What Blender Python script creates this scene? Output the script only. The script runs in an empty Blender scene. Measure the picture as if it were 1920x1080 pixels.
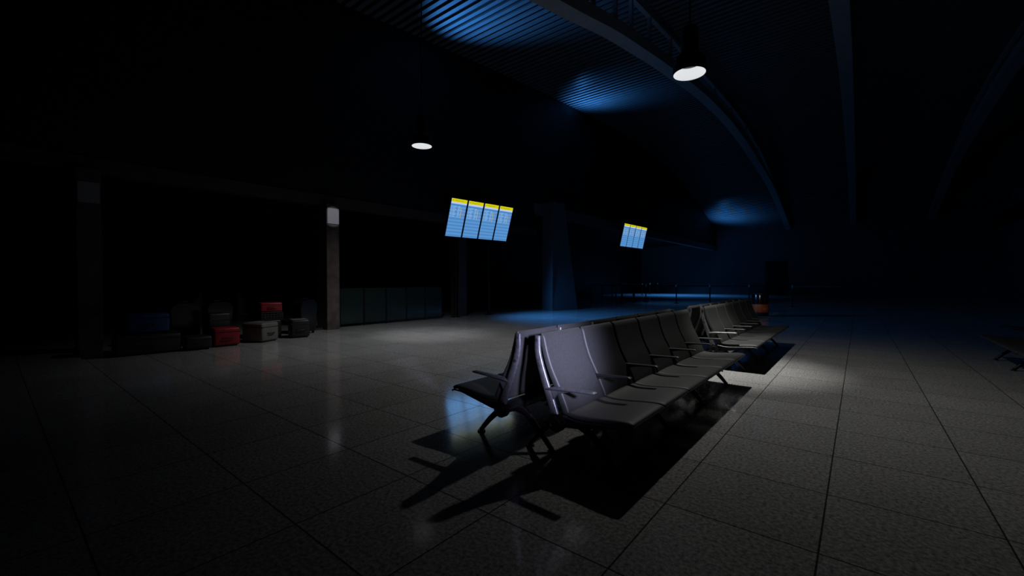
import bpy, bmesh, math, random
from mathutils import Vector, Matrix
random.seed(7)
scene = bpy.context.scene
COL = scene.collection
PI = math.pi

# ------------------------------------------------------------------ materials
def lin(c):
    return tuple(((v/255)/12.92 if v/255 <= .04045 else ((v/255+.055)/1.055)**2.4) for v in c)

def mat(name, color, rough=.5, metal=0.0, spec=.5, emit=None, strength=1.0, noise=0.0, nscale=20.0, bump=0.0, coat=0.0):
    m = bpy.data.materials.new(name); m.use_nodes = True
    nt = m.node_tree; b = nt.nodes['Principled BSDF']
    b.inputs['Base Color'].default_value = (*color, 1)
    b.inputs['Roughness'].default_value = rough
    b.inputs['Metallic'].default_value = metal
    b.inputs['Specular IOR Level'].default_value = spec
    b.inputs['Coat Weight'].default_value = coat
    if emit:
        b.inputs['Emission Color'].default_value = (*emit, 1)
        b.inputs['Emission Strength'].default_value = strength
    if noise or bump:
        tc = nt.nodes.new('ShaderNodeTexCoord')
        n = nt.nodes.new('ShaderNodeTexNoise'); n.inputs['Scale'].default_value = nscale; n.inputs['Detail'].default_value = 5
        nt.links.new(tc.outputs['Object'], n.inputs['Vector'])
        if noise:
            r = nt.nodes.new('ShaderNodeValToRGB')
            r.color_ramp.elements[0].position = .3; r.color_ramp.elements[1].position = .7
            r.color_ramp.elements[0].color = (*[v*(1-noise) for v in color], 1)
            r.color_ramp.elements[1].color = (*[min(1, v*(1+noise)) for v in color], 1)
            nt.links.new(n.outputs['Fac'], r.inputs['Fac']); nt.links.new(r.outputs['Color'], b.inputs['Base Color'])
        if bump:
            bp = nt.nodes.new('ShaderNodeBump'); bp.inputs['Strength'].default_value = bump; bp.inputs['Distance'].default_value = .004
            nt.links.new(n.outputs['Fac'], bp.inputs['Height']); nt.links.new(bp.outputs['Normal'], b.inputs['Normal'])
    return m

def emission(name, color, strength=1.0):
    m = bpy.data.materials.new(name); m.use_nodes = True
    nt = m.node_tree; nt.nodes.clear()
    e = nt.nodes.new('ShaderNodeEmission'); e.inputs['Color'].default_value = (*color, 1); e.inputs['Strength'].default_value = strength
    o = nt.nodes.new('ShaderNodeOutputMaterial'); nt.links.new(e.outputs[0], o.inputs[0])
    return m

def floor_material():
    m = bpy.data.materials.new('granite_tiles'); m.use_nodes = True
    nt = m.node_tree; L = nt.links.new; b = nt.nodes['Principled BSDF']
    geo = nt.nodes.new('ShaderNodeNewGeometry')
    def math_(op, a, bb=None, clamp=False):
        n = nt.nodes.new('ShaderNodeMath'); n.operation = op; n.use_clamp = clamp
        for k, v in enumerate((a, bb)):
            if v is None: continue
            if isinstance(v, (int, float)): n.inputs[k].default_value = v
            else: L(v, n.inputs[k])
        return n.outputs[0]
    sep = nt.nodes.new('ShaderNodeSeparateXYZ'); L(geo.outputs['Position'], sep.inputs[0])
    ds = []
    for ax in ('X', 'Y'):
        q = math_('DIVIDE', sep.outputs[ax], TILE)
        fr = math_('FRACT', q)
        d = math_('ABSOLUTE', math_('SUBTRACT', fr, .5))
        d = math_('SUBTRACT', .5, d)                      # 0 on a joint
        ds.append(math_('MULTIPLY', d, TILE))
    dist = math_('MINIMUM', ds[0], ds[1])
    joint = nt.nodes.new('ShaderNodeMapRange'); joint.inputs['From Min'].default_value = .0028; joint.inputs['From Max'].default_value = .0062
    L(dist, joint.inputs['Value'])
    def noise(scale, detail, rough=.6):
        n = nt.nodes.new('ShaderNodeTexNoise'); n.inputs['Scale'].default_value = scale; n.inputs['Detail'].default_value = detail; n.inputs['Roughness'].default_value = rough
        L(geo.outputs['Position'], n.inputs['Vector']); return n.outputs['Fac']
    n1 = noise(44, 3, .65); n2 = noise(2.2, 3); n3 = noise(150, 2)
    ramp = nt.nodes.new('ShaderNodeValToRGB')
    ramp.color_ramp.elements[0].position = .34; ramp.color_ramp.elements[0].color = (.088, .087, .084, 1)
    ramp.color_ramp.elements[1].position = .68; ramp.color_ramp.elements[1].color = (.40, .395, .38, 1)
    mixn = math_('ADD', math_('MULTIPLY', n1, .75), math_('MULTIPLY', n3, .25))
    L(mixn, ramp.inputs['Fac'])
    # a small tone step from tile to tile
    wn = nt.nodes.new('ShaderNodeTexWhiteNoise'); wn.noise_dimensions = '2D'
    cb = nt.nodes.new('ShaderNodeCombineXYZ')
    L(math_('FLOOR', math_('DIVIDE', sep.outputs['X'], TILE)), cb.inputs[0]); L(math_('FLOOR', math_('DIVIDE', sep.outputs['Y'], TILE)), cb.inputs[1])
    L(cb.outputs[0], wn.inputs['Vector'])
    tone = math_('ADD', math_('MULTIPLY', wn.outputs['Value'], .16), .92)
    tone = math_('MULTIPLY', tone, math_('ADD', math_('MULTIPLY', n2, .3), .85))
    tone = math_('MULTIPLY', tone, math_('ADD', math_('MULTIPLY', joint.outputs[0], .86), .14))
    mul = nt.nodes.new('ShaderNodeVectorMath'); mul.operation = 'SCALE'
    L(ramp.outputs['Color'], mul.inputs[0]); L(tone, mul.inputs['Scale'])
    rg = math_('ADD', math_('MULTIPLY', n2, .09), FLOOR_ROUGH)
    # matt stone under a polished seal coat whose mirror grows towards grazing angles
    nt.nodes.remove(b)
    df = nt.nodes.new('ShaderNodeBsdfDiffuse'); L(mul.outputs[0], df.inputs['Color'])
    gl = nt.nodes.new('ShaderNodeBsdfGlossy'); L(rg, gl.inputs['Roughness'])
    lw = nt.nodes.new('ShaderNodeLayerWeight'); lw.inputs['Blend'].default_value = .5
    fr_ = math_('MINIMUM', math_('ADD', math_('MULTIPLY', math_('POWER', lw.outputs['Facing'], SEAL_POW), SEAL), .02), .75)
    fr_ = math_('MULTIPLY', fr_, math_('ADD', math_('MULTIPLY', joint.outputs[0], .7), .3))
    cg = nt.nodes.new('ShaderNodeCombineColor')
    for k in range(3): L(fr_, cg.inputs[k])
    L(cg.outputs[0], gl.inputs['Color'])
    ad = nt.nodes.new('ShaderNodeAddShader'); L(df.outputs[0], ad.inputs[0]); L(gl.outputs[0], ad.inputs[1])
    L(ad.outputs[0], nt.nodes['Material Output'].inputs['Surface'])
    return m

TILE = .75
FLOOR_ROUGH = .075
SEAL = 19.0
SEAL_POW = 10.0
M = dict(
    floor=floor_material(),
    ceiling=mat('ceiling_slats', (.20, .203, .21), .4, .0, .4, noise=.1, nscale=3),
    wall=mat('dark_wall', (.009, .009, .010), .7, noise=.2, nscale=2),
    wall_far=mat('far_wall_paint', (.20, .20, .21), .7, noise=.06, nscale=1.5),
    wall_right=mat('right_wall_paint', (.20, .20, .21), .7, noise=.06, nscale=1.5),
    steel=mat('painted_steel', (.50, .51, .53), .5, .0, .4, noise=.08, nscale=4),
    brown=mat('brown_marble', (.125, .095, .085), .45, noise=.35, nscale=5),
    lintel=mat('brown_cladding', (.085, .065, .058), .5, noise=.25, nscale=5),
    seat=mat('black_leather', (.036, .037, .035), .55, 0, .5, noise=.12, nscale=60, bump=.06),
    frame=mat('brushed_aluminium', (.20, .20, .215), .40, .7, .5, noise=.3, nscale=35),
    blackmetal=mat('black_metal', (.012, .012, .013), .35, .3, .5, noise=.2, nscale=30),
    rail=mat('bright_rail', (.08, .08, .085), .45, .7, noise=.1, nscale=30),
    plastic=mat('black_plastic', (.012, .012, .013), .4, noise=.2, nscale=20),
    gloss=mat('gloss_black_shell', (.010, .010, .011), .16, 0, .6, noise=.1, nscale=10),
    lampbody=mat('lamp_black', (.008, .008, .009), .5, noise=.1, nscale=10),
    lampwhite=mat('lamp_reflector', (.85, .86, .86), .4, emit=(.82, .84, .86), strength=.62, noise=.02, nscale=10),
    lampglow=mat('lamp_recess', (.03, .03, .032), .6, emit=(.8, .83, .86), strength=.012, noise=.1, nscale=20),
    sign=mat('white_sign_panel', (.46, .46, .50), .35, noise=.04, nscale=6),
    red=mat('red_case', (.36, .012, .020), .45, noise=.2, nscale=15),
    greycase=mat('olive_grey_case', (.185, .19, .16), .55, noise=.12, nscale=25),
    greytop=mat('grey_fabric', (.15, .15, .145), .65, noise=.15, nscale=40),
    darkcase=mat('dark_case', (.020, .020, .021), .45, noise=.2, nscale=20),
    blue=mat('blue_case', (.012, .035, .16), .5, noise=.2, nscale=20),
    orange=mat('orange_band', (.62, .11, .012), .5, noise=.15, nscale=12),
    pale=mat('pale_mark', (.55, .30, .18), .5, noise=.1, nscale=30),
    glass=mat('smoked_glass', (.02, .035, .035), .12, 0, .5, noise=.1, nscale=2),
    screen_hd=emission('header_yellow', lin((212, 206, 4)), 1.0),
    screen_sub=emission('subheader_white', lin((190, 200, 235)), 1.0),
    screen_txt=emission('row_text_white', lin((168, 200, 238)), 1.0),
    screen_dot=emission('column_heads_blue', lin((50, 135, 205)), 1.0),
    screen_yel=emission('row_text_yellow', lin((200, 190, 60)), 1.0),
    screen_pink=emission('row_text_mauve', lin((140, 140, 205)), 1.0),
    screen_word=emission('header_lettering', lin((140, 134, 20)), 1.0),
)
def screen_material():
    m = bpy.data.materials.new('blue_display'); m.use_nodes = True
    nt = m.node_tree; nt.nodes.clear(); L = nt.links.new
    tc = nt.nodes.new('ShaderNodeTexCoord'); sp = nt.nodes.new('ShaderNodeSeparateXYZ'); L(tc.outputs['Object'], sp.inputs[0])
    w = nt.nodes.new('ShaderNodeMath'); w.operation = 'MULTIPLY'; w.inputs[1].default_value = 2*PI/.121; L(sp.outputs['Z'], w.inputs[0])
    s = nt.nodes.new('ShaderNodeMath'); s.operation = 'SINE'; L(w.outputs[0], s.inputs[0])
    r = nt.nodes.new('ShaderNodeMapRange'); r.inputs['From Min'].default_value = -.5; r.inputs['From Max'].default_value = .5; L(s.outputs[0], r.inputs['Value'])
    mx = nt.nodes.new('ShaderNodeMix'); mx.data_type = 'RGBA'
    mx.inputs['A'].default_value = (*lin((76, 132, 194)), 1); mx.inputs['B'].default_value = (*lin((90, 150, 208)), 1)
    L(r.outputs[0], mx.inputs['Factor'])
    e = nt.nodes.new('ShaderNodeEmission'); L(mx.outputs['Result'], e.inputs['Color'])
    o = nt.nodes.new('ShaderNodeOutputMaterial'); L(e.outputs[0], o.inputs[0])
    return m
M['screen'] = screen_material()

# ------------------------------------------------------------------ helpers
def finish(bm, name, m, parent=None, smooth=None):
    bmesh.ops.recalc_face_normals(bm, faces=bm.faces)
    if smooth is not None:
        for f in bm.faces: f.smooth = True
        for e in bm.edges:
            if len(e.link_faces) == 2 and e.calc_face_angle(0) > math.radians(smooth): e.smooth = False
    me = bpy.data.meshes.new(name); bm.to_mesh(me); bm.free()
    me.materials.append(m)
    o = bpy.data.objects.new(name, me); COL.objects.link(o)
    if parent: o.parent = parent
    return o

def tag(o, label, cat, group=None):
    o['label'] = label; o['category'] = cat
    if group: o['group'] = group
    return o
def thing(name, label, cat, loc=(0, 0, 0), rz=0, group=None):
    o = bpy.data.objects.new(name, None); COL.objects.link(o)
    o.location = loc; o.rotation_euler = (0, 0, rz); o.empty_display_size = .1
    return tag(o, label, cat, group)
def struct(name, bm, m, smooth=None):
    o = finish(bm, name, m, None, smooth); o['kind'] = 'structure'; return o

def box(bm, x0, x1, y0, y1, z0, z1, bev=0, seg=2, mtx=None):
    g = bmesh.ops.create_cube(bm, size=1)
    vs = g['verts']
    for v in vs: v.co = Vector(((x0+x1)/2+v.co.x*(x1-x0), (y0+y1)/2+v.co.y*(y1-y0), (z0+z1)/2+v.co.z*(z1-z0)))
    if bev:
        es = {e for v in vs for e in v.link_edges}
        r = bmesh.ops.bevel(bm, geom=list(es), offset=bev, segments=seg, profile=.5, affect='EDGES')
        vs = list({v for f in r['faces'] for v in f.verts} | {v for v in vs if v.is_valid})
    if mtx is not None:
        bmesh.ops.transform(bm, matrix=mtx, verts=[v for v in vs if v.is_valid])
    return bm
def B(): return bmesh.new()

def cyl(bm, p0, p1, r0, r1=None, seg=20, caps=True):
    r1 = r0 if r1 is None else r1
    p0, p1 = Vector(p0), Vector(p1); d = (p1-p0)
    q = d.to_track_quat('Z', 'Y').to_matrix().to_4x4()
    bmesh.ops.create_cone(bm, cap_ends=caps, segments=seg, radius1=r0, radius2=r1, depth=d.length,
                          matrix=Matrix.Translation((p0+p1)/2) @ q)
    return bm

def lathe(bm, prof, seg=32, close=False):
    rings = []
    for r, z in prof:
        if r < 1e-6: rings.append([bm.verts.new((0, 0, z))])
        else: rings.append([bm.verts.new((r*math.cos(2*PI*k/seg), r*math.sin(2*PI*k/seg), z)) for k in range(seg)])
    for a, b in zip(rings, rings[1:]):
        for k in range(seg):
            k2 = (k+1) % seg
            if len(a) == 1 and len(b) == 1: continue
            if len(a) == 1: bm.faces.new((a[0], b[k], b[k2]))
            elif len(b) == 1: bm.faces.new((a[k], a[k2], b[0]))
            else: bm.faces.new((a[k], a[k2], b[k2], b[k]))
    return bm

def spline(pts, n):
    """Catmull-Rom through points (tuples), n samples."""
    P = [Vector(p) for p in pts]; P = [P[0]*2-P[1]] + P + [P[-1]*2-P[-2]]
    out = []; segs = len(P)-3
    for i in range(n):
        t = i/(n-1)*segs; k = min(int(t), segs-1); u = t-k
        a, b, c, d = P[k:k+4]
        out.append(.5*((2*b)+(c-a)*u+(2*a-5*b+4*c-d)*u*u+(3*b-a-3*c+d)*u**3))
    return out

def pillow(bm, path, th, y0, y1, nj=14, p=6, sx=1, dish=0.0, endp=8):
    """Closed padded slab: path of (x,z) swept from y0 to y1, rounded on every edge."""
    n = len(path); F = []; K = []
    for i, q in enumerate(path):
        a = path[max(i-1, 0)]; b = path[min(i+1, n-1)]
        t = (b-a).normalized(); nx, nz = t[1], -t[0]
        if isinstance(th, (list, tuple)): h = th[0]+(th[1]-th[0])*i/(n-1)
        else: h = th
        u = 2*i/(n-1)-1
        ei = max(0.0, 1-abs(u)**(endp*2))**.5
        fr, bk = [], []
        for j in range(nj+1):
            v = -math.cos(PI*j/nj)                      # denser at the edges
            ej = max(0.0, 1-abs(v)**p)**.5
            w = h/2*ei*ej
            dx = dish*(v*v)
            y = (y0+y1)/2+v*(y1-y0)/2
            fr.append(bm.verts.new((sx*(q[0]+nx*(w+dx)), y, q[1]+nz*(w+dx))))
            bk.append(bm.verts.new((sx*(q[0]+nx*(-w+dx)), y, q[1]+nz*(-w+dx))))
        F.append(fr); K.append(bk)
    for i in range(n-1):
        for j in range(nj):
            bm.faces.new((F[i][j], F[i][j+1], F[i+1][j+1], F[i+1][j]))
            bm.faces.new((K[i][j], K[i+1][j], K[i+1][j+1], K[i][j+1]))
    bmesh.ops.remove_doubles(bm, verts=bm.verts, dist=1e-5)
    # close whatever stays open
    be = [e for e in bm.edges if len(e.link_faces) == 1]
    if be: bmesh.ops.holes_fill(bm, edges=be, sides=0)
    return bm

def sweep_rect(bm, path, hw, y0, y1, sx=1, bev=.004):
    """Flat bar: (x,z) path, half width hw in the xz-plane (scalar or list), thickness y0..y1, with chamfered corners."""
    n = len(path); rings = []
    c = bev
    for i, q in enumerate(path):
        a = path[max(i-1, 0)]; b = path[min(i+1, n-1)]
        t = (b-a).normalized(); nx, nz = t[1], -t[0]
        w = hw[0]+(hw[1]-hw[0])*i/(n-1) if isinstance(hw, (list, tuple)) else hw
        prof = [(-w, y0+c), (-w+c, y0), (w-c, y0), (w, y0+c), (w, y1-c), (w-c, y1), (-w+c, y1), (-w, y1-c)]
        rings.append([bm.verts.new((sx*(q[0]+nx*u), y, q[1]+nz*u)) for u, y in prof])
    for a, b in zip(rings, rings[1:]):
        for k in range(8): bm.faces.new((a[k], a[(k+1) % 8], b[(k+1) % 8], b[k]))
    bm.faces.new(rings[0]); bm.faces.new(rings[-1][::-1])
    return bm

def tube(bm, path3, r, seg=10):
    rings = []; n = len(path3)
    for i, q in enumerate(path3):
        t = (path3[min(i+1, n-1)]-path3[max(i-1, 0)]).normalized()
        s = Vector((0, 1, 0)); 
        if abs(t.dot(s)) > .9: s = Vector((0, 0, 1))
        u = t.cross(s).normalized(); v = t.cross(u)
        rr = r[0]+(r[1]-r[0])*i/(n-1) if isinstance(r, (list, tuple)) else r
        rings.append([bm.verts.new(q+u*math.cos(2*PI*k/seg)*rr+v*math.sin(2*PI*k/seg)*rr) for k in range(seg)])
    for a, b in zip(rings, rings[1:]):
        for k in range(seg): bm.faces.new((a[k], a[(k+1) % seg], b[(k+1) % seg], b[k]))
    bm.faces.new(rings[0]); bm.faces.new(rings[-1][::-1])
    return bm

def copy_tree(o, parent=None):
    c = o.copy(); COL.objects.link(c); c.parent = parent
    for ch in list(o.children): copy_tree(ch, c)
    return c

# ------------------------------------------------------------------ the setting
bm = B(); box(bm, -19, 9.5, -6, 46.3, -.2, 0); struct('floor', bm, M['floor'])

CEIL = spline([(-7, 8.0), (0, 8.75), (6.6, 9.45), (15, 10.15), (24, 10.55), (30, 10.25), (34.5, 9.6), (38.5, 8.7), (42, 7.7), (46, 6.75)], 240)
def ceil_z(y):
    for a, b in zip(CEIL, CEIL[1:]):
        if a[0] <= y <= b[0]: return a[1]+(b[1]-a[1])*(y-a[0])/(b[0]-a[0])
    return CEIL[0][1] if y < CEIL[0][0] else CEIL[-1][1]
bm = B()
X0, X1 = -10.65, 9.3
y = -6.0; PITCH = .29
while y < 46:                                            # long slats running across the hall
    z = ceil_z(y+PITCH/2); sl = (ceil_z(y+PITCH)-ceil_z(y))/PITCH
    mt = Matrix.Translation((0, y+PITCH/2, z)) @ Matrix.Rotation(math.atan(sl), 4, 'X')
    g = bmesh.ops.create_cube(bm, size=1)
    for v in g['verts']: v.co = Vector(((X0+X1)/2+v.co.x*(X1-X0), v.co.y*PITCH*.52, v.co.z*.05))
    bmesh.ops.transform(bm, matrix=mt, verts=g['verts'])
    y += PITCH
struct('ceiling', bm, M['ceiling'])
bm = B()                                                 # dark deck above the slats
prev = None
for k in range(0, len(CEIL), 4):
    yy, zz = CEIL[k]; yy = max(yy, -6.2)
    cur = [bm.verts.new((X0-.3, yy, zz+.30)), bm.verts.new((X1+.2, yy, zz+.30))]
    if prev: bm.faces.new((prev[0], prev[1], cur[1], cur[0]))
    prev = cur
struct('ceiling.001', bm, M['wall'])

# left wall: plain panel above an open arcade of piers and lintels
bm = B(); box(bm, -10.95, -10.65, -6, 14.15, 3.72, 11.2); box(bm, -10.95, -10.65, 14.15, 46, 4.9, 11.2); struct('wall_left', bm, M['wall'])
bm = B(); box(bm, -10.97, -10.60, -6, 14.15, 3.44, 3.72, .01); struct('trim_1', bm, M['lintel'])
bm = B(); box(bm, -10.97, -10.55, 14.0, 46, 4.42, 4.9, .01); struct('trim_2', bm, M['wall_far'])
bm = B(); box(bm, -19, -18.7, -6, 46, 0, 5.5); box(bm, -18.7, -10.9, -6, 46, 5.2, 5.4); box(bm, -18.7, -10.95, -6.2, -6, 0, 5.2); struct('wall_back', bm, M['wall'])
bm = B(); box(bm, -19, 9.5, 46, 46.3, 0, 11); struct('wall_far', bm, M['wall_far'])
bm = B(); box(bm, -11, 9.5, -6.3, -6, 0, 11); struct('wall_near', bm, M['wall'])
bm = B(); box(bm, 9.0, 9.3, -6, 46, 0, 11); struct('wall_right', bm, M['wall_right'])
bm = B(); box(bm, 8.6, 9.0, -6, 46, 5.3, 6.2, .02); struct('trim_3', bm, M['wall'])
bm = B(); box(bm, -10.62, -10.55, .2, 4.05, .0, .05, .006); struct('trim_4', bm, M['rail'])
bm = B(); box(bm, -6.2, -4.4, 45.9, 46, 0, 3.2); o = struct('door_1', bm, M['wall'])

for k, (xa, xb, ya, yb, h, mm, lab) in enumerate([
        (-10.9, -10.33, 4.04, 4.40, 3.44, 'brown', ''), (-10.9, -10.33, -.74, -.40, 3.44, 'brown', ''),
        (-11.3, -10.86, 9.46, 9.90, 3.44, 'lintel', '')]):
    bm = B(); box(bm, xa, xb, ya, yb, 0, h, .008)
    o = finish(bm, 'pillar', M[mm]); o['kind'] = 'structure'
# splayed portal jamb
bm = B()
for pts in ([(-10.54, 14.5), (-9.72, 14.13), (-9.39, 15.75), (-10.54, 15.9)],):
    lo = [bm.verts.new((x, y, 0)) for x, y in pts]
    hi = [bm.verts.new((x-.42 if x > -9.5 else x, y-.5 if x > -9.5 else y, 4.9)) for x, y in pts]
    bm.faces.new(lo); bm.faces.new(hi)
    for k in range(4): bm.faces.new((lo[k], lo[(k+1) % 4], hi[(k+1) % 4], hi[k]))
struct('pillar', bm, M['wall_far'])

# roof trusses: arched bottom chord, upper chord and struts
CH = spline([(-5.5, 5.0), (0, 6.2), (6.1, 7.36), (8.7, 7.92), (10.5, 8.22), (13.2, 8.62), (17.9, 9.14), (23.1, 9.32), (29.1, 9.0), (35.7, 8.35), (41.5, 7.25), (45.9, 6.2)], 90)
def truss(X):
    bm = B()
    rings = []; up = []
    for q in CH:
        yy, zz = q
        rings.append([bm.verts.new((X+dx, yy, zz+dz)) for dx, dz in ((-.21, 0), (.21, 0), (.21, .34), (-.21, .34))])
        zu = ceil_z(yy)-.22
        up.append([bm.verts.new((X+dx, yy, max(zu+dz, zz+.36+dz))) for dx, dz in ((-.07, 0), (.07, 0), (.07, .14), (-.07, .14))])
    for R_ in (rings, up):
        for a, b in zip(R_, R_[1:]):
            for k in range(4): bm.faces.new((a[k], a[(k+1) % 4], b[(k+1) % 4], b[k]))
        bm.faces.new(R_[0]); bm.faces.new(R_[-1][::-1])
    for k in range(6, len(CH)-8, 5):
        yy, zz = CH[k]
        box(bm, X-.05, X+.05, yy-.05, yy+.05, zz+.3, max(ceil_z(yy)-.1, zz+.4))
        for s in (-1, 1):                                # curved gusset at the foot of each strut
            pth = [Vector((X, yy+s*(.05+.28*(1-math.cos(a))), zz+.34+.3*(1-math.sin(a)))) for a in [PI/2*j/5 for j in range(6)]]
            tube(bm, pth, .03, 6)
    return bm
for k, X in enumerate((-4.35, .42, 5.3)):
    struct('trim_%d' % (5+k), truss(X), M['steel'])

# ------------------------------------------------------------------ benches
PIT = .583; NS = 6
BACK = spline([(.318, .350), (.310, .40), (.280, .47), (.235, .57), (.178, .68), (.138, .79), (.115, .88), (.102, .945)], 18)
FRAME = spline([(.262, .31), (.245, .37), (.205, .48), (.150, .62), (.110, .74), (.092, .83), (.092, .93)], 16)
SEAT = spline([(.31, .388), (.42, .374), (.55, .380), (.68, .394), (.77, .400), (.815, .398), (.838, .388)], 24)
OUT_LEG = spline([(.27, .285), (.36, .262), (.46, .205), (.56, .115), (.64, .025)], 10)
IN_LEG = spline([(.25, .29), (.16, .270), (.07, .20), (-.02, .11), (-.10, .025)], 10)

def bench(sx, label, loc, arm_far=True, cat='bench', group='black airport benches'):
    t = thing('airport_bench', label, cat, loc, 0, group)
    Lb = PIT*NS
    for k in range(NS):
        y0 = k*PIT
        s = finish(pillow(B(), SEAT, .036, y0+.004, y0+PIT-.004, p=30, sx=sx, endp=10), 'seat', M['seat'], t, 60)
        for yy, wd, m_ in ([(y0-.006, .008, 'rail')] if k == 0 else [(y0-.007, .014, 'blackmetal')]) + ([(y0+PIT-.002, .008, 'blackmetal')] if k == NS-1 else []):
            bm = B(); sweep_rect(bm, [p-Vector((0, .020 if k == 0 else .012)) for p in SEAT], .007, yy, yy+wd, sx, .002)
            finish(bm, 'rail_and_seam_filler', M[m_], s)  # strips between seats are dark fillers added to block light through the seams
        for ya in (y0+.03, y0+PIT-.05):                   # two cast brackets under the cushion
            bm = B()
            vs = [bm.verts.new((sx*x, yy, z)) for yy in (ya, ya+.02) for x, z in ((.22, .345), (.31, .365), (.42, .352), (.55, .358), (.68, .372), (.79, .380), (.80, .368), (.62, .330), (.40, .285), (.24, .27))]
            bm.faces.new(vs[:10]); bm.faces.new(vs[10:])
            for j in range(10): bm.faces.new((vs[j], vs[(j+1) % 10], vs[10+(j+1) % 10], vs[10+j]))
            finish(bm, 'seat_bracket', M['blackmetal'], s)
        finish(pillow(B(), BACK, (.062, .046), y0+.010, y0+PIT-.016, nj=30, p=64, sx=sx, dish=.012, endp=14), 'backrest', M['seat'], t, 60)
    for k in range(NS+1):
        y0 = k*PIT
        f = finish(sweep_rect(B(), FRAME, (.034, .022), y0-.014, y0+.014, sx, .006), 'side_frame', M['frame'], t, 50)
        if k == 0:
            for x, z in ((.243, .375), (.112, .72), (.092, .90)):
                bm = B(); cyl(bm, (sx*x, y0-.020, z), (sx*x, y0-.012, z), .011, seg=12); finish(bm, 'bolt', M['rail'], f, 40)
        bm = B(); cyl(bm, (sx*.262, y0-.022, .312), (sx*.262, y0+.022, .312), .066, seg=28)
        finish(bm, 'hub', M['blackmetal'], f, 40)
        if k < NS or arm_far:
            bm = B()
            ap = spline([(.185, .548), (.27, .560), (.40, .566), (.53, .572), (.575, .574)], 12)
            pillow(bm, ap, (.026, .018), y0-.027, y0+.027, nj=8, p=4, sx=sx, endp=4)
            vs = [bm.verts.new((sx*x, yy, z)) for yy in (y0-.012, y0+.012) for x, z in ((.165, .56), (.40, .558), (.27, .525), (.215, .445))]
            bm.faces.new(vs[:4]); bm.faces.new(vs[4:])
            for j in range(4): bm.faces.new((vs[j], vs[(j+1) % 4], vs[4+(j+1) % 4], vs[4+j]))
            finish(bm, 'armrest', M['frame'] if k == 0 else M['plastic'], t, 50)
    bm = B(); cyl(bm, (sx*.262, -.03, .312), (sx*.262, Lb+.03, .312), .048, seg=28); finish(bm, 'beam', M['blackmetal'], t, 40)
    bm = B(); lathe(bm, [(0, .006), (.030, .006), (.034, .012), (.046, .012), (.050, 0), (.046, -.01), (0, -.01)], 28)
    c = finish(bm, 'end_cap', M['blackmetal'], t, 40); c.rotation_euler = (PI/2, 0, 0); c.location = (sx*.262, -.032, .312)
    for yl in (.17, 1.22, 2.28, 3.37):
        for path, ft in ((OUT_LEG, .645), (IN_LEG, -.105)):
            bm = B(); sweep_rect(bm, path, (.034, .017), yl-.018, yl+.018, sx, .008)
            l = finish(bm, 'leg', M['blackmetal'], t, 50)
            bm = B(); cyl(bm, (sx*ft, yl, 0), (sx*ft, yl, .012), .036, .034, 18); cyl(bm, (sx*ft, yl, .01), (sx*ft, yl, .036), .02, .016, 14)
            finish(bm, 'foot', M['blackmetal'], l, 40)
    return t

CX = -1.06
bench(1, 'nearest black six-seat bench facing the open floor, its first backrests catching pale light', (CX, .79, 0))
bench(-1, 'nearest six-seat bench whose seats face the departure boards, seen from behind', (CX, .79, 0))
bench(1, 'second black bench along the row facing the open floor, a shadow below it', (CX, 5.12, 0))
bench(-1, 'second bench along the row with seats facing the boards, mostly hidden by its twin', (CX, 5.12, 0))
bench(-1, 'lone dark bench in gloom at the right edge, by the wall', (3.34, 5.55, 0), group='black airport benches')

# ------------------------------------------------------------------ departure boards
def word(text, size, m, parent, loc):
    cu = bpy.data.curves.new('header_text', 'FONT'); cu.body = text; cu.size = size; cu.align_x = 'LEFT'; cu.align_y = 'CENTER'
    o = bpy.data.objects.new('header_text', cu); COL.objects.link(o)
    dg = bpy.context.evaluated_depsgraph_get(); me = bpy.data.meshes.new_from_object(o.evaluated_get(dg))
    bpy.data.objects.remove(o); bpy.data.curves.remove(cu)
    bm = B(); bm.from_mesh(me); bpy.data.meshes.remove(me)
    # text lies in xy: turn it to read along +Y, up +Z, facing +X
    R_ = Matrix(((0, 0, 1, 0), (1, 0, 0, 0), (0, 1, 0, 0), (0, 0, 0, 1)))
    bmesh.ops.transform(bm, matrix=Matrix.Translation(loc) @ R_, verts=bm.verts)
    return bm

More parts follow.
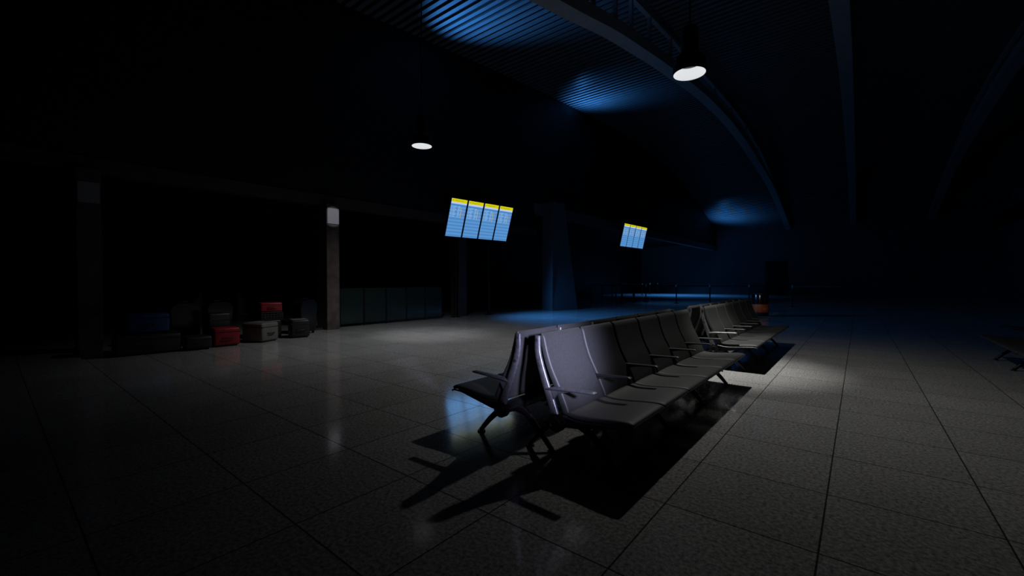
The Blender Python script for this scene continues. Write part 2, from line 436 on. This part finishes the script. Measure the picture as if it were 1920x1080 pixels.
def departures_board(loc, yaw, tilt, w, h, zc, label):
    """loc = floor point below the board's centre; local +X faces the hall, local +Y runs left to right."""
    t = thing('departures_board', label, 'information board', loc, yaw, 'departure boards on poles')
    g = .028*w; sw = (w-3*g)/4
    T = Matrix.Translation((0, 0, zc)) @ Matrix.Rotation(tilt, 4, 'Y')
    bm = B(); box(bm, -.14, -.012, -w/2-.04, w/2+.04, -h/2-.04, h/2+.04, .012, mtx=T); finish(bm, 'housing', M['plastic'], t)
    for k in range(4):
        y0 = -w/2+k*(sw+g)
        s = finish(box(B(), -.012, 0, 0, sw, -h/2, h/2), 'screen', M['screen'], t)
        s.matrix_local = T @ Matrix.Translation((0, y0, 0))
        ht = h/2
        finish(box(B(), 0, .003, 0, sw, ht-.088*h, ht), 'header_bar', M['screen_hd'], s)
        finish(box(B(), 0, .003, 0, sw, ht-.132*h, ht-.088*h), 'subheader_bar', M['screen_sub'], s)
        bm = word('Departures', .083*sw/.7*1.02, None, s, (.004, .20*sw, ht-.045*h))
        bmesh.ops.translate(bm, verts=bm.verts, vec=(0, 0, 0))
        # small aircraft pictogram before the word
        vs = [bm.verts.new((.004, .06*sw+a*.09*sw, ht-.045*h+b*.09*sw)) for a, b in ((0, .1), (.35, .12), (.2, .45), (.32, .45), (.62, .12), (.95, .1), (1.05, 0), (.95, -.1), (.62, -.12), (.32, -.45), (.2, -.45), (.35, -.12), (0, -.1))]
        bm.faces.new(vs)
        finish(bm, 'header_text', M['screen_word'], s)
        b_dot, b_w, b_y, b_p = B(), B(), B(), B()
        rh = .0375*h
        zt = ht-.155*h
        for a in (.07, .40, .57, .82): box(b_dot, .0, .0035, a*sw, (a+.13)*sw, zt-.016*h, zt+.002*h)
        for r in range(8):
            z = zt-(r+1)*rh
            rnd = random.Random(r)
            box(b_w, 0, .0035, .04*sw, .11*sw, z-.011*h, z)
            box(b_w, 0, .0035, .15*sw, (.28+.12*rnd.random())*sw, z-.011*h, z)
            box(b_w, 0, .0035, .47*sw, (.58+.05*rnd.random())*sw, z-.011*h, z)
            if r: box(b_y, 0, .0035, .665*sw, .725*sw, z-.017*h, z+.001*h)
            box(b_p, 0, .0035, .79*sw, (.88+.06*rnd.random())*sw, z-.013*h, z)
        finish(b_dot, 'column_headings', M['screen_dot'], s); finish(b_w, 'flight_rows', M['screen_txt'], s)
        finish(b_y, 'gate_column', M['screen_yel'], s); finish(b_p, 'status_column', M['screen_pink'], s)
    for s_ in (-1, 1):
        yy = s_*.27*w-.18
        bm = B(); cyl(bm, (-.285, yy, .0), (-.285, yy, zc-.05), .045, seg=16)
        p = finish(bm, 'pole', M['blackmetal'], t, 40)
        bm = B(); cyl(bm, (-.285, yy, 0), (-.285, yy, .02), .17, .16, 24); finish(bm, 'base_plate', M['blackmetal'], p, 40)
    return t
departures_board((-10.3, 10.11, 0), -.114, .311, 3.01, 1.365, 3.612, 'large departures board of four tall screens on two poles beside the brown pillar')
departures_board((-9.6, 22.73, 0), -.049, .226, 2.92, 1.31, 3.99, 'farther small departures board of four screens above the queue posts')

# ------------------------------------------------------------------ pendant lamps
def lamp(loc, label, tilt=(0, 0)):
    t = thing('pendant_lamp', label, 'lamp', loc, 0, 'pendant lamps')
    R = .222
    bm = B(); lathe(bm, [(R-.006, .0), (R, .0), (R+.002, .02), (R*.99, .12), (R*.93, .20), (R*.72, .26), (.118, .29), (.118, .62), (.09, .66), (0, .66)], 40)
    finish(bm, 'lamp_shade', M['lampbody'], t, 40)
    bm = B(); lathe(bm, [(R-.006, .0), (R-.012, .05), (R-.03, .12), (R-.05, .155)], 40)
    finish(bm, 'reflector', M['lampwhite'], t, 60)
    bm = B(); lathe(bm, [(R-.05, .155), (R-.09, .16), (0, .165)], 40); finish(bm, 'diffuser', M['lampglow'], t)
    bm = B(); zt = ceil_z(loc[1])-loc[2]; cyl(bm, (0, 0, .65), (0, 0, zt), .014, seg=10); cyl(bm, (0, 0, zt-.06), (0, 0, zt), .07, seg=20)
    finish(bm, 'rod', M['blackmetal'], t, 40)
    return t
L1 = (-1.03, 4.6, 4.31); L2 = (-6.63, 4.30, 4.31)
lamp(L1, 'round black pendant lamp glowing white above the row of benches')
lamp(L2, 'smaller-looking white pendant lamp hanging over the empty floor near the luggage')

# ------------------------------------------------------------------ luggage
def suitcase(label, loc, rz, sx, sy, sz, shell, side=None, name='suitcase', z=0, handle=True, wheels=True, group='luggage along the wall'):
    t = thing(name, label, 'suitcase', (loc[0], loc[1], z), rz, group)
    f = .022 if wheels else 0.0
    bm = B(); box(bm, -sx/2, sx/2, -sy/2, sy/2, f, sz, min(.04, sz*.16), 3); finish(bm, 'shell', M[shell], t, 40)
    bm = B(); box(bm, -sx/2-.004, sx/2+.004, -sy/2-.004, sy/2+.004, sz*.76, sz*.80, .004, 1); finish(bm, 'zip_band', M['plastic'], t)
    if side:
        bm = B(); box(bm, -sx/2+.03, sx/2-.03, -sy/2+.03, sy/2-.03, sz-.002, sz+.008, .004, 1); finish(bm, 'lid_panel', M[side], t)
    if handle:
        pth = [Vector((sx/2-.005, -.09, sz*.45)), Vector((sx/2+.03, -.08, sz*.45)), Vector((sx/2+.035, 0, sz*.45)), Vector((sx/2+.03, .08, sz*.45)), Vector((sx/2-.005, .09, sz*.45))]
        finish(tube(B(), pth, .012, 8), 'handle', M['plastic'], t, 60)
    if wheels:
        for a in (-1, 1):
            for b in (-1, 1):
                bm = B(); cyl(bm, (a*(sx/2-.06), b*(sy/2-.06)-.012, .022), (a*(sx/2-.06), b*(sy/2-.06)+.012, .022), .022, seg=14); finish(bm, 'wheel', M['plastic'], t, 40)
    return t
def upright_case(label, loc, rz, w=.52, d=.30, h=.86):
    t = thing('hard_shell_suitcase', label, 'suitcase', (loc[0], loc[1], 0), rz, 'tall glossy suitcases')
    bm = B(); n = 20; pts = []
    r = .17
    for cx, cz, a0 in ((w/2-r, h-r, 0), (-w/2+r, h-r, PI/2)):
        for k in range(n//2+1): a = a0+PI/2*k/(n//2); pts.append((cx+r*math.cos(a), cz+r*math.sin(a)))
    pts += [(-w/2, .09), (-w/2+.04, .05), (w/2-.04, .05), (w/2, .09)]
    A = [bm.verts.new((-d/2, x, z)) for x, z in pts]; C = [bm.verts.new((d/2, x, z)) for x, z in pts]
    bm.faces.new(A); bm.faces.new(C[::-1])
    for k in range(len(pts)): bm.faces.new((A[k], A[(k+1) % len(pts)], C[(k+1) % len(pts)], C[k]))
    caps = [e for e in bm.edges if all(v in A for v in e.verts) or all(v in C for v in e.verts)]
    bmesh.ops.bevel(bm, geom=caps, offset=.055, segments=5, profile=.5, affect='EDGES')
    finish(bm, 'shell', M['gloss'], t, 40)
    bm = B(); tube(bm, [Vector((0, -.08, h-.02)), Vector((0, -.075, h+.03)), Vector((0, .075, h+.03)), Vector((0, .08, h-.02))], .012, 8); finish(bm, 'handle', M['plastic'], t, 50)
    for a in (-1, 1):
        for b in (-1, 1):
            bm = B(); cyl(bm, (a*.09, b*(w/2-.08)-.014, .03), (a*.09, b*(w/2-.08)+.014, .03), .03, seg=14); cyl(bm, (a*.09, b*(w/2-.08), .04), (a*.09, b*(w/2-.08), .075), .018, seg=10)
            finish(bm, 'wheel', M['plastic'], t, 40)
    return t
D = math.radians
suitcase('black suitcase with a grey fabric lid, in front of the red-topped stack', (-9.50, 2.90), D(-14), .46, .40, .42, 'darkcase', 'greytop')
suitcase('black case at the bottom of the stack topped by a red box', (-9.92, 2.42), D(-6), .40, .40, .43, 'darkcase')
cr = thing('mesh_crate', 'black mesh crate between the bottom black case and the red box', 'crate', (-9.92, 2.42, .43), D(-6))
bm = B()
for k in range(8):
    for ax in (0, 1):
        for s in (-1, 1):
            u = -.22+.44*k/7
            if ax: box(bm, s*.2-.006, s*.2+.006, u-.006, u+.006, 0, .18)
            else: box(bm, u*.9-.006, u*.9+.006, s*.22-.006, s*.22+.006, 0, .18)
for z in (0, .06, .12): box(bm, -.2, .2, -.226, -.214, z, z+.012); box(bm, -.2, .2, .214, .226, z, z+.012); box(bm, .194, .206, -.22, .22, z, z+.012); box(bm, -.206, -.194, -.22, .22, z, z+.012)
finish(bm, 'mesh_side', M['rail'], cr)
finish(box(B(), -.19, .19, -.21, .21, .004, .16, .01), 'lining', M['plastic'], cr)
finish(box(B(), -.206, .206, -.226, .226, .165, .185, .006), 'rim', M['plastic'], cr)
suitcase('red hard box on top of the black mesh crate', (-9.92, 2.42), D(-8), .36, .46, .215, 'red', name='red_box', z=.616, wheels=False)
suitcase('pale olive-grey suitcase lying flat between the red case and the stack', (-9.42, 2.03), D(25), .54, .47, .42, 'greycase', 'greycase')
suitcase('red suitcase with a dark handle standing on the floor before the olive-grey one', (-9.28, 1.30), D(-4), .36, .46, .38, 'red')
suitcase('low black case on the floor beside the red suitcase', (-9.22, .80), D(-4), .45, .42, .26, 'darkcase')
suitcase('large flat dark trunk on the floor under the blue box', (-9.45, .08), D(-3), .70, .92, .36, 'darkcase')
suitcase('dark blue box on top of the large flat trunk', (-9.50, .10), D(-6), .45, .62, .36, 'blue', name='blue_box', z=.37, wheels=False)
suitcase('small black case lying on the floor behind the red suitcase', (-9.72, 1.28), D(5), .36, .42, .66, 'darkcase')
upright_case('tall glossy black rounded suitcase standing by the brown pillar', (-10.05, 3.30), D(20))
upright_case('tall glossy black rounded suitcase behind the red suitcase, a bright streak on its edge', (-10.40, 1.50), D(8))
upright_case('tall dull black rounded suitcase deepest in the dark, behind the blue box', (-10.25, .84), D(2))

# ------------------------------------------------------------------ signs, barriers, bin, posts, cabinet
def sign(y0, y1, x, z0, z1, label):
    t = thing('sign_panel', label, 'sign', (x, (y0+y1)/2, 0), 0, 'square white sign panels')
    w = (y1-y0)/2
    finish(box(B(), 0, .02, -w, w, z0, z1, .003, 1), 'panel', M['sign'], t)
    finish(box(B(), -.0, .008, -w-.006, w+.006, z0-.006, z1+.006, .002, 1), 'back_frame', M['plastic'], t)
sign(4.055, 4.385, -10.33, 2.90, 3.325, 'blank pale square sign panel at the top of the lit brown pillar')
sign(-.72, -.42, -10.33, 2.80, 3.19, 'blank square sign panel barely visible in the dark at far left')

gb = thing('glass_barrier', 'low dark glass barrier of upright panels between the pillars', 'barrier', (-10.7, 4.5, 0))
for k in range(5):
    y0 = .1+k*.78
    finish(box(B(), -.01, .01, y0+.03, y0+.75, .08, 1.12, .003, 1), 'glass_panel', M['glass'], gb)
    bm = B(); box(bm, -.02, .02, y0-.02, y0+.02, 0, 1.14, .004, 1); finish(bm, 'post', M['blackmetal'], gb)

# the litter bin
lb = thing('litter_bin', 'round black litter bin with an orange band behind the second bench', 'bin', (-2.05, 16.9, 0))
finish(lathe(B(), [(0, .0), (.27, .0), (.285, .02), (.285, .15)], 36), 'base', M['plastic'], lb, 40)
finish(lathe(B(), [(.286, .15), (.292, .16), (.292, .44), (.286, .45)], 36), 'band', M['orange'], lb, 40)
bm = B()
for a0, a1 in ((-1.05, -.80), (-.75, -.55), (-.30, -.12)):
    vs = []
    for zz in (.25, .33):
        vs.append([bm.verts.new((.294*math.cos(a0+(a1-a0)*k/4), .294*math.sin(a0+(a1-a0)*k/4), zz)) for k in range(5)])
    for k in range(4): bm.faces.new((vs[0][k], vs[0][k+1], vs[1][k+1], vs[1][k]))
finish(bm, 'marks', M['pale'], lb)
finish(lathe(B(), [(.285, .45), (.285, .80), (.27, .84)], 36), 'body', M['gloss'], lb, 40)
finish(lathe(B(), [(.29, .83), (.29, .86), (.24, .91), (.14, .93), (.12, .91), (0, .91)], 36), 'lid', M['plastic'], lb, 40)

# queue posts
def queue_post():
    t = thing('queue_post', '', 'barrier post', (0, 0, 0), 0, 'queue barrier posts')
    finish(lathe(B(), [(0, .0), (.17, .0), (.17, .015), (.05, .04), (0, .04)], 24), 'base', M['blackmetal'], t, 40)
    finish(cyl(B(), (0, 0, .03), (0, 0, .98), .036, seg=16), 'pole', M['blackmetal'], t, 40)
    finish(cyl(B(), (0, 0, .98), (0, 0, 1.12), .045, .042, 16), 'head', M['steel'], t, 40)
    return t
front = [(-13.7, 24.9), (-11.65, 24.6), (-9.55, 24.45), (-7.58, 24.2), (-5.75, 24.4), (-3.75, 24.4), (-1.78, 24.5)]
back = [(-14.0, 27.2), (-14.15, 29.2), (-14.35, 31.5), (-14.5, 34.0), (-14.9, 37.0), (-15.4, 40.2), (-15.5, 42.6)]
order = ['first', 'second', 'third', 'fourth', 'fifth', 'sixth', 'seventh']
p0 = queue_post(); first = True
for row, nm in ((front, 'front row of queue barrier posts, counted from the portal'), (back, 'receding row of queue barrier posts, counted from the front')):
    for k, (x, y) in enumerate(row):
        c = p0 if first else copy_tree(p0); first = False
        c.location = (x, y, 0); c['label'] = '%s thin dark post in the %s' % (order[k], nm)
        if k+1 < len(row):                                # retractable belt running to the next post
            dx, dy = row[k+1][0]-x, row[k+1][1]-y; ln = math.hypot(dx, dy)
            c.rotation_euler = (0, 0, math.atan2(dy, dx))
            finish(box(B(), .045, ln-.05, -.002, .002, 1.02, 1.075), 'belt', M['blackmetal'], c)

# tall dark cabinet near the right wall
cb = thing('tall_cabinet', 'tall black cabinet standing in the gloom at the right edge', 'cabinet', (5.0, 14.3, 0), 0)
finish(box(B(), -.5, .5, -1.0, 1.6, .08, 2.12, .02), 'body', M['plastic'], cb)
finish(box(B(), -.47, .47, -.97, 1.57, 0, .08), 'plinth', M['blackmetal'], cb)
for y0 in (-.98, .32): finish(box(B(), -.52, -.5, y0, y0+1.26, .12, 2.08, .006), 'door', M['gloss'], cb)

# ------------------------------------------------------------------ lights
def spot(name, loc, target, power, color, size, blend=1.0, radius=.05):
    l = bpy.data.lights.new(name, 'SPOT'); l.energy = power; l.color = color; l.spot_size = D(size); l.spot_blend = blend; l.shadow_soft_size = radius
    o = bpy.data.objects.new(name, l); COL.objects.link(o); o.location = loc
    o.rotation_euler = (Vector(target)-Vector(loc)).to_track_quat('-Z', 'Y').to_euler()
    return o
for (x, y, z), tgt, broad, beam, c in ((L1, (-.85, 5.40, 0), 205, 820, (1, .985, .96)), (L2, (-7.4, 5.2, 0), 200, 200, (.97, .98, 1))):
    spot('lamp_light', (x, y, z-.02), (x+(tgt[0]-x)*.4, y+.35, 0), broad, c, 131, .85, .05)
    spot('lamp_beam', (x, y, z-.02), tgt, beam, c, 47, 1.0, .05)
spot('added_sign_spot', (L2[0]-.3, L2[1], L2[2]-.05), (-10.33, 4.22, 3.10), 120, (.97, .98, 1), 9, .4, .02)  # added narrow spot to brighten the sign, no fixture of the hall
spot('added_bin_spot', (L1[0], L1[1]+.1, L1[2]-.05), (-2.05, 16.9, .42), 260, (1, .97, .92), 5.0, .5, .02)  # added spot at the lamp's position, brings up the bin's orange band
BL = (.055, .33, 1.0)
spot('board_glow', (-9.5, 10.4, 3.3), (-6.2, 12.6, 0), 620, BL, 120, 1.0, .3)
spot('board_glow', (-8.8, 23.5, 3.6), (-6.5, 24.5, 0), 80, BL, 120, 1.0, .3)
spot('queue_glow', (-12.5, 39.0, 5.0), (-12.2, 39.0, 0), 1500, BL, 125, 1.0, .2)
spot('cove_uplight', (-9.7, 7.6, 7.5), (-8.3, 7.9, 9.6), 520, BL, 92, 1.0, .05)
spot('cove_uplight', (-9.9, 17.0, 8.7), (-9.3, 17.0, 10.2), 340, BL, 122, 1.0, .05)
spot('cove_uplight', (-9.4, 42.0, 5.2), (-8.6, 42.6, 7.6), 420, BL, 112, 1.0, .05)
spot('added_seat_spot', (1.6, -.6, 1.5), (-.93, 1.08, .80), 1750, (.63, .63, 1.0), 20, 1.0, .15)  # added unseen spot, kept narrow to light only the first backrests and frames
scene.cycles.caustics_reflective = False; scene.cycles.caustics_refractive = False

w = bpy.data.worlds.new('World'); scene.world = w; w.use_nodes = True
w.node_tree.nodes['Background'].inputs[0].default_value = (.6, .75, 1, 1)
w.node_tree.nodes['Background'].inputs[1].default_value = .0

# ------------------------------------------------------------------ camera
cd = bpy.data.cameras.new('Camera'); cam = bpy.data.objects.new('Camera', cd); COL.objects.link(cam)
cd.sensor_width = 36; cd.lens = 801.409/1920*36; cd.clip_start = .05; cd.clip_end = 200
cam.location = (.8921, -1.8071, 1.3372); cam.rotation_euler = (PI/2-.016516, 0, .6821)
scene.camera = cam
scene.view_settings.view_transform = 'Standard'; scene.view_settings.look = 'None'
scene.view_settings.exposure = 0; scene.view_settings.gamma = 1
